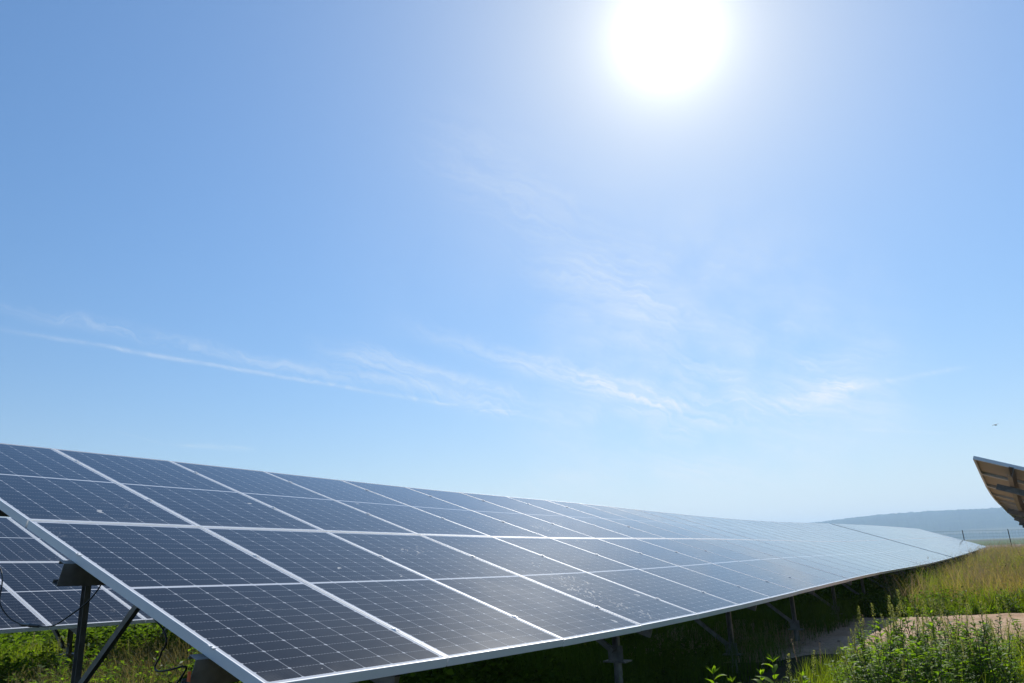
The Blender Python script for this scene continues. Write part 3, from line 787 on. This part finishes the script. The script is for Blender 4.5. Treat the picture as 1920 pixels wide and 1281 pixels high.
# clods and stones on the bare strip
for i in range(70):
    v = rnd(-3.4, 1.2); u = rnd(float(track_near(np.array(v))) + 0.2, 14.3)
    mb = MB(); r = rnd(0.012, 0.05) * (0.5 + 0.5 * rnd(0, 1))
    ring = []
    for lat in (-0.6, 0.1, 0.75):
        ring += [Vector((math.cos(k * 1.047 + lat) * math.cos(lat) * r * rnd(0.75, 1.25), math.sin(k * 1.047 + lat) * math.cos(lat) * r * rnd(0.75, 1.25), math.sin(lat) * r * 0.7)) for k in range(6)]
    ring += [Vector((0, 0, r * 0.72)), Vector((0, 0, -r * 0.6))]
    F = [(a * 6 + k, a * 6 + (k + 1) % 6, a * 6 + 6 + (k + 1) % 6, a * 6 + 6 + k) for a in (0, 1) for k in range(6)]
    F += [(12 + k, 12 + (k + 1) % 6, 18) for k in range(6)] + [((k + 1) % 6, k, 19) for k in range(6)]
    mb.add(ring, F)
    o = mb.build('stone', M_STONE); o.location = W(u, v, float(zg(u, v)) + 0.035 + r * 0.1)
    tag(o, 'small earth-coloured stone lying on the bare sandy strip', 'stone', 'stones on the sandy strip')

# marked plants in the right foreground: (u, v, height of the tip above the eye plane)
def to_tip(u, v, z): return z - float(zg(u, v))
BROAD_AT = [(2.66, -0.85, -0.72, 'bright broad-leaved weed, leftmost sunlit one under the table edge'),
            (2.89, -0.95, -0.80, 'short bright weed beside the leftmost sunlit one'),
            (3.08, -1.11, -0.71, 'tallest bright broad-leaved weed before the dark under the table'),
            (2.81, -1.05, -0.75, 'bright weed with long pointed leaves just left of the tallest bright one'),
            (3.41, -1.17, -0.83, 'low bright broad-leaved weed where the grass begins')]
for i, (u, v, z, lb) in enumerate(BROAD_AT):
    k = i % 2; plant(P_BROAD[k], u, v, to_tip(u, v, z) / H_BROAD[k], lb, 'weed', 'bright broad-leaved weeds in the foreground')
SPIKE_AT = [(5.35, -1.19, -0.62), (6.11, -1.23, -0.56), (6.15, -1.33, -0.49), (6.47, -1.38, -0.58), (6.02, -1.54, -0.41), (6.4, -1.66, -0.55), (6.75, -1.79, -0.6),
            (5.7, -2.14, -0.51), (5.7, -2.26, -0.64), (6.05, -2.15, -0.76), (3.85, -1.13, -0.73), (3.33, -1.11, -0.69), (7.07, -1.83, -0.73), (6.61, -1.52, -0.69), (5.58, -1.08, -0.75)]
for i, (u, v, z) in enumerate(SPIKE_AT):
    k = i % 4
    plant(P_TALL[k], u, v, to_tip(u, v, z) / H_TALL[k], 'tall green weed with a pale seed spike, standing by the sandy strip', 'weed', 'tall spiked weeds by the sandy strip')
for i in range(84):
    u = rnd(4.3, 7.9); v = -0.95 - 0.17 * (u - 3.5) + rnd(-0.8, 0.28) - 0.1 * max(0, u - 6)
    h = rnd(0.58, 0.95) - 0.17 * max(0, 5.4 - u)
    h *= open_side(u, v); k = random.randrange(4); plant(P_TALL[k], u, v, h / H_TALL[k], 'green weed in the thick clump at the lower right', 'weed', 'weeds in the lower right clump')
for i in range(58):
    u = rnd(3.4, 7.0); v = -0.85 - 0.16 * (u - 3.5) + rnd(-0.9, 0.35)
    k = random.randrange(3); plant(P_BUSH[k], u, v, rnd(0.5, 0.84) / H_BUSH[k] * (0.6 if u < 4.6 else 1) * open_side(u, v), 'low bushy weed filling the lower right clump', 'weed', 'bushy weeds in the lower right clump')
for i, (u, v, z) in enumerate([(4.68, -0.86, -0.73), (4.97, -0.91, -0.78), (7.02, -1.0, -0.73)]):
    k = i % 2
    lb = ['pinkish dry grass stalk standing alone against the dark under the table', 'drooping dry grass stalk beside the lone upright one', 'dry grass stalk among the spiked weeds'][i]
    plant(P_STALK[k], u, v, to_tip(u, v, z) / [0.8, 0.65][k], lb, 'grass stalk', 'dry grass stalks')
for i in range(8):
    u = rnd(3.6, 7.2); v = -0.95 - 0.17 * (u - 3.5) + rnd(-0.8, 0.2)
    k = i % 2; plant(P_BROAD[k], u, v, rnd(0.5, 0.85) * (0.7 if u < 4.8 else 1) * open_side(u, v) / H_BROAD[k], 'large-leaved pale green weed within the lower right clump', 'weed', 'large-leaved weeds in the lower right clump')
for i in range(34):
    u = 15.2 + 24 * rnd(0, 1) ** 1.6; v = rnd(-3.4 - 0.05 * u, -0.35)
    k = i % 2; plant(P_STALK[k], u, v, (rnd(0.85, 1.25) if v < -1.5 else rnd(0.5, 0.7)) / [0.8, 0.65][k], 'tall pale grass stalk standing out of the far grass bank', 'grass stalk', 'tall stalks in the far grass bank')
for i in range(26):
    u = 15.6 + 18 * rnd(0, 1) ** 1.4; v = rnd(-3.6 - 0.04 * u, -0.3)
    k = random.randrange(4); plant(P_TALL[k], u, v, (rnd(0.5, 0.85) if v < -2.2 else rnd(0.3, 0.45)) / H_TALL[k], 'spiked weed scattered through the far grass bank', 'weed', 'spiked weeds in the far grass bank')
# weeds along the far edge of the sandy strip and in the shade line
for i in range(46):
    v = rnd(-3.6, 0.1); u = float(track_far(v)) + rnd(0.2, 1.9)
    k = random.randrange(3); plant(P_BUSH[k], u, v, rnd(0.25, 0.5) / H_BUSH[k], 'low leafy weed along the far edge of the sandy strip', 'weed', 'weeds along the far edge of the strip')
for i in range(12):
    u = rnd(14.8, 20); v = rnd(-1.1, -0.3)
    k = 2 + random.randrange(2); plant(P_TALL[k], u, v, rnd(0.38, 0.58) / H_TALL[k], 'grey-green spiked weed at the shaded edge of the far grass', 'weed', 'weeds at the shaded grass edge')
# weeds between the long table and the rear one
for i in range(70):
    u = rnd(-0.3, 6.5); v = rnd(3.9, 7.4)
    k = random.randrange(3); plant(P_BUSH[k], u, v, rnd(0.35, 0.7) / H_BUSH[k], 'leafy weed growing between the two left tables', 'weed', 'weeds between the two left tables')
for i in range(34):
    u = rnd(0.0, 5.5); v = rnd(4.6, 7.6)
    k = random.randrange(4); plant(P_TALL[k], u, v, rnd(0.5, 0.85) / H_TALL[k], 'upright green weed between the two left tables', 'weed', 'upright weeds between the two left tables')

# ---- grass: too many blades to count
def blades(name, n, gen, hmin, hmax, wid, mat, label, lean=0.5, heads=0.0):
    """gen(n) -> u, v ; one mesh of curved tapering blades, some with a seed head"""
    u, v, hs = gen(n)
    n = len(u)
    z = zg(u, v) - 0.02
    h = rng.uniform(hmin, hmax, n) * hs
    a = rng.uniform(0, 2 * np.pi, n); ln = rng.uniform(0.1, lean, n) * h
    dx, dy = np.cos(a), np.sin(a); b = a + np.pi / 2 + rng.uniform(-0.6, 0.6, n)
    sx, sy = np.cos(b), np.sin(b)
    w_ = wid * rng.uniform(0.6, 1.3, n) * 0.5
    rows = []
    for f, wf in ((0, 1.0), (0.4, 0.9), (0.75, 0.6)):
        cu = u + dx * ln * f ** 2; cv = v + dy * ln * f ** 2; cz = z + h * (f - 0.12 * f * f * (ln / np.maximum(h, 1e-3)))
        rows.append(np.stack([cu - sx * w_ * wf, cv - sy * w_ * wf, cz], 1)); rows.append(np.stack([cu + sx * w_ * wf, cv + sy * w_ * wf, cz], 1))
    tipu, tipv, tipz = u + dx * ln, v + dy * ln, z + h * (1 - 0.12 * ln / np.maximum(h, 1e-3))
    rows.append(np.stack([tipu - sx * w_ * 0.12, tipv - sy * w_ * 0.12, tipz], 1)); rows.append(np.stack([tipu + sx * w_ * 0.12, tipv + sy * w_ * 0.12, tipz], 1))
    V = np.stack(rows, 1).reshape(-1, 3)
    o = np.arange(n)[:, None] * 8
    F = np.concatenate([o + np.array([[2 * k, 2 * k + 1, 2 * k + 3, 2 * k + 2]]) for k in range(3)])
    patch = np.clip(1.9 * (vnoise(u * 0.45, v * 0.45, 51) * 0.6 + vnoise(u * 1.6, v * 1.6, 52) * 0.4) - 0.45, 0, 1)
    tint = np.repeat(np.clip(0.55 * patch + 0.45 * rng.uniform(0, 1, n) ** 1.3, 0, 1), 8)
    if heads > 0:
        sel = np.where(rng.uniform(0, 1, n) < heads)[0]
        hv = []; hf = []
        for q in range(5):
            cu, cv, cz = tipu[sel], tipv[sel], tipz[sel]
            back = rng.uniform(0, 0.16, len(sel)); aa = rng.uniform(0, 6.28, len(sel)); r_ = rng.uniform(0.005, 0.03, len(sel))
            cu = cu - dx[sel] * back * 0.5 + np.cos(aa) * r_; cv = cv - dy[sel] * back * 0.5 + np.sin(aa) * r_; cz = cz - back
            l2 = rng.uniform(0.02, 0.045, len(sel)); w2 = rng.uniform(0.004, 0.009, len(sel)) * max(1, wid / 0.006)
            P0 = np.stack([cu, cv, cz], 1)
            hv.append(np.stack([P0, P0 + np.stack([w2, w2 * 0.3, l2 * 0.5], 1), P0 + np.stack([np.cos(aa) * 0.01, np.sin(aa) * 0.01, l2], 1), P0 + np.stack([-w2, -w2 * 0.3, l2 * 0.5], 1)], 1).reshape(-1, 3))
        hv = np.concatenate(hv); b0 = len(V)
        hf = b0 + np.arange(len(hv)).reshape(-1, 4)
        V = np.concatenate([V, hv]); F = np.concatenate([F, hf]); tint = np.concatenate([tint, np.full(len(hv), 0.95)])
    me = np_mesh(name, Wn(V), F); me.shade_smooth()
    set_tint(me, tint)
    return tag(link(name, me, mat), label, name.replace('_', ' '), kind='stuff')
def area(u0, u1, v0, v1, clump=0.9, seed=1, power=1.0, keep=None, thr=0.35, trk=0.15, lo=0.55):
    def g(n):
        u = u0 + (u1 - u0) * rng.uniform(0, 1, n) ** power; v = rng.uniform(v0, v1, n)
        c = vnoise(u * clump, v * clump, seed) * 0.6 + vnoise(u * clump * 3.1, v * clump * 3.1, seed + 1) * 0.4
        k = c > thr + rng.uniform(-0.18, 0.18, n)
        off = ~((u > track_near(v) + trk) & (u < track_far(v) + 0.1) & (v < 2.2))
        k &= off
        if keep is not None: k &= keep(u, v)
        u, v, c = u[k], v[k], c[k]
        return u, v, lo + (1.3 - lo) * np.clip((c - 0.2) / 0.6, 0, 1) ** 1.2
    return g
def leaf_cover(name, n, gen, hmax, size, mat, label):
    """a tangle of small leaves in clumps, nobody could count the plants in it"""
    u, v, hs = gen(n); n = len(u)
    h = hmax * np.clip((hs - 0.55) / 0.75, 0.12, 1) ** 1.2
    z = zg(u, v) + h * rng.uniform(0.02, 1, n) ** 0.8
    a = rng.uniform(0, 2 * np.pi, n); el = rng.uniform(-0.5, 0.9, n)
    L = size * rng.uniform(0.5, 1.3, n); wd = L * rng.uniform(0.3, 0.55, n) * 0.5
    d = np.stack([np.cos(a) * np.cos(el), np.sin(a) * np.cos(el), np.sin(el)], 1)
    q = rng.normal(size=(n, 3)); q -= (q * d).sum(1)[:, None] * d; q /= np.linalg.norm(q, axis=1)[:, None]
    P = np.stack([u, v, z], 1)
    V = np.stack([P, P + d * (L * .45)[:, None] + q * wd[:, None], P + d * L[:, None] - np.array([[0, 0, 1]]) * (L * .25)[:, None], P + d * (L * .45)[:, None] - q * wd[:, None]], 1).reshape(-1, 3)
    me = np_mesh(name, Wn(V), np.arange(len(V)).reshape(-1, 4))
    set_tint(me, np.repeat(rng.uniform(0, 1, n), 4))
    return tag(link(name, me, mat), label, name.replace('_', ' '), kind='stuff')
blades('grass', 34000, area(14.4, 40, -7, 0.6, 0.8, 11, 1.6), 0.12, 0.34, 0.008, M_GRASS, 'green grass beyond the sandy strip', 0.8)
leaf_cover('rank_weeds', 22000, area(15.2, 50, -8, 0.2, 0.3, 37, 1.4, thr=0.48), 0.55, 0.08, M_LEAF_D, 'patches of leafy weeds in the far grass bank')
leaf_cover('clover', 26000, area(14.5, 24, -6, 0.3, 0.9, 31, 1.5, thr=0.2), 0.28, 0.07, M_LEAF, 'leafy green ground cover beyond the sandy strip')
blades('dry_grass', 52000, area(16.5, 72, -9, 0.3, 0.5, 12, 1.35, thr=0.30, lo=0.35), 0.32, 0.74, 0.0055, M_DRY, 'tall dry seeding grass rising beside the far tables', 1.0, 0.6)
blades('straw_grass', 14000, area(15.6, 72, -9, 0.0, 0.8, 19, 1.5, thr=0.40, lo=0.35), 0.5, 0.95, 0.008, M_STRAW, 'pale bleached stalks standing out of the tall dry grass', 0.9, 1.0)
blades('rough_grass', 56000, area(15.5, 60, -9, 0.3, 0.4, 20, 1.5, thr=0.40, lo=0.4), 0.25, 0.7, 0.009, M_GRASS, 'green patches among the tall dry grass', 0.9)
blades('green_grass', 24000, area(1.2, 9.3, -3.4, -0.25, 1.2, 13, thr=0.40), 0.08, 0.3, 0.006, M_GRASS, 'green grass around the lower right weeds', 0.8)
leaf_cover('ground_ivy', 16000, area(2.4, 9.0, -3.2, -0.55, 1.0, 32, thr=0.32), 0.42, 0.06, M_LEAF, 'low leafy growth around the lower right weeds')
blades('long_grass', 5200, area(4.5, 9.6, -3.8, -1.9, 1.2, 14, thr=0.2, trk=0.5), 0.3, 0.62, 0.006, M_GRASS, 'long grass blades at the lower right edge', 0.8)
blades('darkened_grass', 26000, area(-1, 14.5, 0.25, 4.2, 1.0, 15, thr=0.38, trk=9), 0.15, 0.6, 0.006, M_LEAF_D, 'sparse dark-coloured grass under the long table, spread over bare soil to deepen the shade', 0.6, 0.1)  # dark leaf colour, and cover over the bare strip, added to deepen the shade
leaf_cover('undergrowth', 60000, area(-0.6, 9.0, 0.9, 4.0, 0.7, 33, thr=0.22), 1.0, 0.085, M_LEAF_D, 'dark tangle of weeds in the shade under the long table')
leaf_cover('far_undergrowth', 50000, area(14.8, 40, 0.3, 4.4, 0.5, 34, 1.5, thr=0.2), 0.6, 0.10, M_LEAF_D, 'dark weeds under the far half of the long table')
blades('meadow_grass', 60000, area(-2.5, 10, 3.4, 13, 1.0, 16, thr=0.3), 0.08, 0.40, 0.006, M_GRASS, 'matted grass between the two left tables', 0.8)
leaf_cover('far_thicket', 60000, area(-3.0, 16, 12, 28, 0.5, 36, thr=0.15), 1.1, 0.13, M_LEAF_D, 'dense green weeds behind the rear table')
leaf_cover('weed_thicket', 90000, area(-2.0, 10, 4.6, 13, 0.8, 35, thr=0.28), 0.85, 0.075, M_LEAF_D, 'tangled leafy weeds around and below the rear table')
blades('hay', 42000, area(-2, 8, 3.4, 9.5, 0.6, 17, thr=0.42), 0.15, 0.60, 0.005, M_HAY, 'bleached dry grass among the weeds at the lower left', 1.0, 0.15)

# ------------------------------------------------------------------ cables, tag, fence, bird
def cable(name, pts, u, r, label, extra=None):
    P = [W(u + 0.02 * math.sin(k * 1.3), v, z) for k, (v, z) in enumerate(pts)]
    # smooth the run (Catmull-Rom)
    S = []
    for i in range(len(P) - 1):
        p0, p1, p2, p3 = P[max(i - 1, 0)], P[i], P[i + 1], P[min(i + 2, len(P) - 1)]
        for k in range(5):
            t = k / 5
            S.append(0.5 * ((2 * p1) + (p2 - p0) * t + (2 * p0 - 5 * p1 + 4 * p2 - p3) * t * t + (3 * p1 - p0 - 3 * p2 + p3) * t ** 3))
    S.append(P[-1])
    base = S[0]
    root = tag(empty(name, base), label, 'cable', 'loose black cables')
    mb = MB(); mb.tube(S, r, 8); mb.build('wire', M_CABLE, root, base, True)
    if extra:
        a, b = W(u, *extra[0]), W(u, *extra[1])
        mb = MB(); d = (b - a)
        mb.tube([a, a + d * 0.12, a + d * 0.13, a + d * 0.48, a + d * 0.5, a + d * 0.56, a + d * 0.58, a + d * 0.92, b], [0.006, 0.009, 0.012, 0.012, 0.014, 0.014, 0.012, 0.011, 0.006], 10)
        mb.build('connector', M_DARK, root, base, True)
    return root
cable('cable', [(4.3, 0.30), (4.02, 0.11), (3.92, 0.041), (3.836, -0.026), (3.818, -0.16), (3.688, -0.264), (3.533, -0.306), (3.329, -0.315), (3.001, -0.314), (2.8, -0.255), (2.614, -0.164), (2.511, -0.081), (2.441, -0.03), (2.40, 0.02)], 0.52, 0.0048,
      'black cable with a plug connector sagging across the rear table', ((3.50, -0.309), (3.19, -0.318)))
cable('cable', [(2.1, -0.10), (1.88, -0.234), (1.726, -0.31), (1.636, -0.359), (1.629, -0.402), (1.70, -0.44), (1.735, -0.468), (1.757, -0.522), (1.688, -0.542), (1.582, -0.532), (1.48, -0.512), (1.47, -0.53), (1.542, -0.625), (1.60, -0.72), (1.66, -0.95), (1.72, -1.30)], 0.52, 0.0055,
      'black cable looping down into the grass below the near table end')
# orange clip on the end of the lowest purlin
mb = MB(); c0 = W(-0.145, 0.40, -0.425)
mb.box(c0, RU, RV, Vector((0, 0, 1)), 0.003, 0.008, 0.016)
mb.box(c0 + Vector((0, 0, 0.019)), RU, RV, Vector((0, 0, 1)), 0.005, 0.006, 0.005)
tag(mb.build('marker_tag', M_ORANGE, None, None), 'small orange tag on the end of the lowest purlin', 'tag')

# wire fence far behind the tables
fr = tag(empty('wire_fence', W(73, 0, float(zg(73, 0)))), 'thin wire fence with dark posts beyond the far table', 'fence')
fb = W(73, 0, float(zg(73, 0)))
M_POST = simple('dark_fence_post', (0.03, 0.032, 0.034), 0.6, 0.2)
fa, fd = Vector((72.08, 2.08)), Vector((74.12 - 72.08, -1.1 - 2.08))
tops = []
for k in range(-9, 8):
    q = fa + fd * k
    g = float(zg(q.x, q.y))
    tz = g + 1.93
    mb = MB(); mb.tube([W(q.x, q.y, g - 0.3), W(q.x + 0.03, q.y + 0.02, tz)], 0.034, 8)
    mb.build('fence_post', M_POST, fr, fb)
    tops.append((q.x, q.y, g))
mb = MB()
for hgt in (0.15, 0.45, 0.75, 1.05, 1.35, 1.6, 1.85):
    mb.tube([W(x, y, g + hgt) for x, y, g in tops], 0.004 if hgt < 1.8 else 0.007, 4)
for k in range(len(tops) - 1):
    for j in range(1, 14):
        f = j / 14; x = tops[k][0] + fd.x * f; y = tops[k][1] + fd.y * f; g = tops[k][2] * (1 - f) + tops[k + 1][2] * f
        mb.tube([W(x, y, g + 0.1), W(x, y, g + 1.85)], 0.002, 3)
mb.build('wire_mesh', M_POST, fr, fb)

# bird gliding high at the right
M_BIRD = simple('dark_feathers', (0.02, 0.022, 0.026), 0.7)
bc = W(93.2, -1.67, 11.71)
bx, by = (CR * 0.93 + CU * 0.26).normalized(), CF
bz = bx.cross(by).normalized()
mb = MB()
for s in (-1, 1):
    pts = [Vector((0, 0, 0)), Vector((0.18 * s, 0.02, 0.05)), Vector((0.36 * s, -0.06, 0.03))]
    ch = [0.09, 0.08, 0.015]
    V = []
    for p_, c_ in zip(pts, ch):
        for dy_, dz_ in ((c_, 0), (0, 0.012), (-c_, 0), (0, -0.006)):
            V.append(bc + bx * p_.x + by * (p_.y + dy_) + bz * (p_.z + dz_))
    F = []
    for k in range(2):
        for j in range(4): F.append((k * 4 + j, k * 4 + (j + 1) % 4, k * 4 + 4 + (j + 1) % 4, k * 4 + 4 + j))
    F.append((8, 9, 10, 11)); mb.add(V, F)
mb.tube([bc + by * 0.2 - bz * 0.01, bc + by * 0.13, bc, bc - by * 0.12, bc - by * 0.26], [0.02, 0.045, 0.06, 0.04, 0.03], 8)
tag(mb.build('bird', M_BIRD, None, None), 'small dark bird flying over the tables at the right', 'bird')

# ------------------------------------------------------------------ summer haze in the air
m, t, p, o = material('haze')
t.n.remove(p)
pv = t.node('ShaderNodeVolumePrincipled')
pv.inputs['Color'].default_value = (0.52, 0.75, 1.0, 1)
pv.inputs['Density'].default_value = HAZE
pv.inputs['Anisotropy'].default_value = 0.3
t.l.new(pv.outputs[0], o.inputs['Volume'])
mb = MB(); mb.box(Vector((0, 0, 78)), Vector((1, 0, 0)), Vector((0, 1, 0)), Vector((0, 0, 1)), 9500, 9500, 82)
hz = tag(mb.build('haze', m), 'pale blue summer haze over the valley', 'haze', kind='stuff')
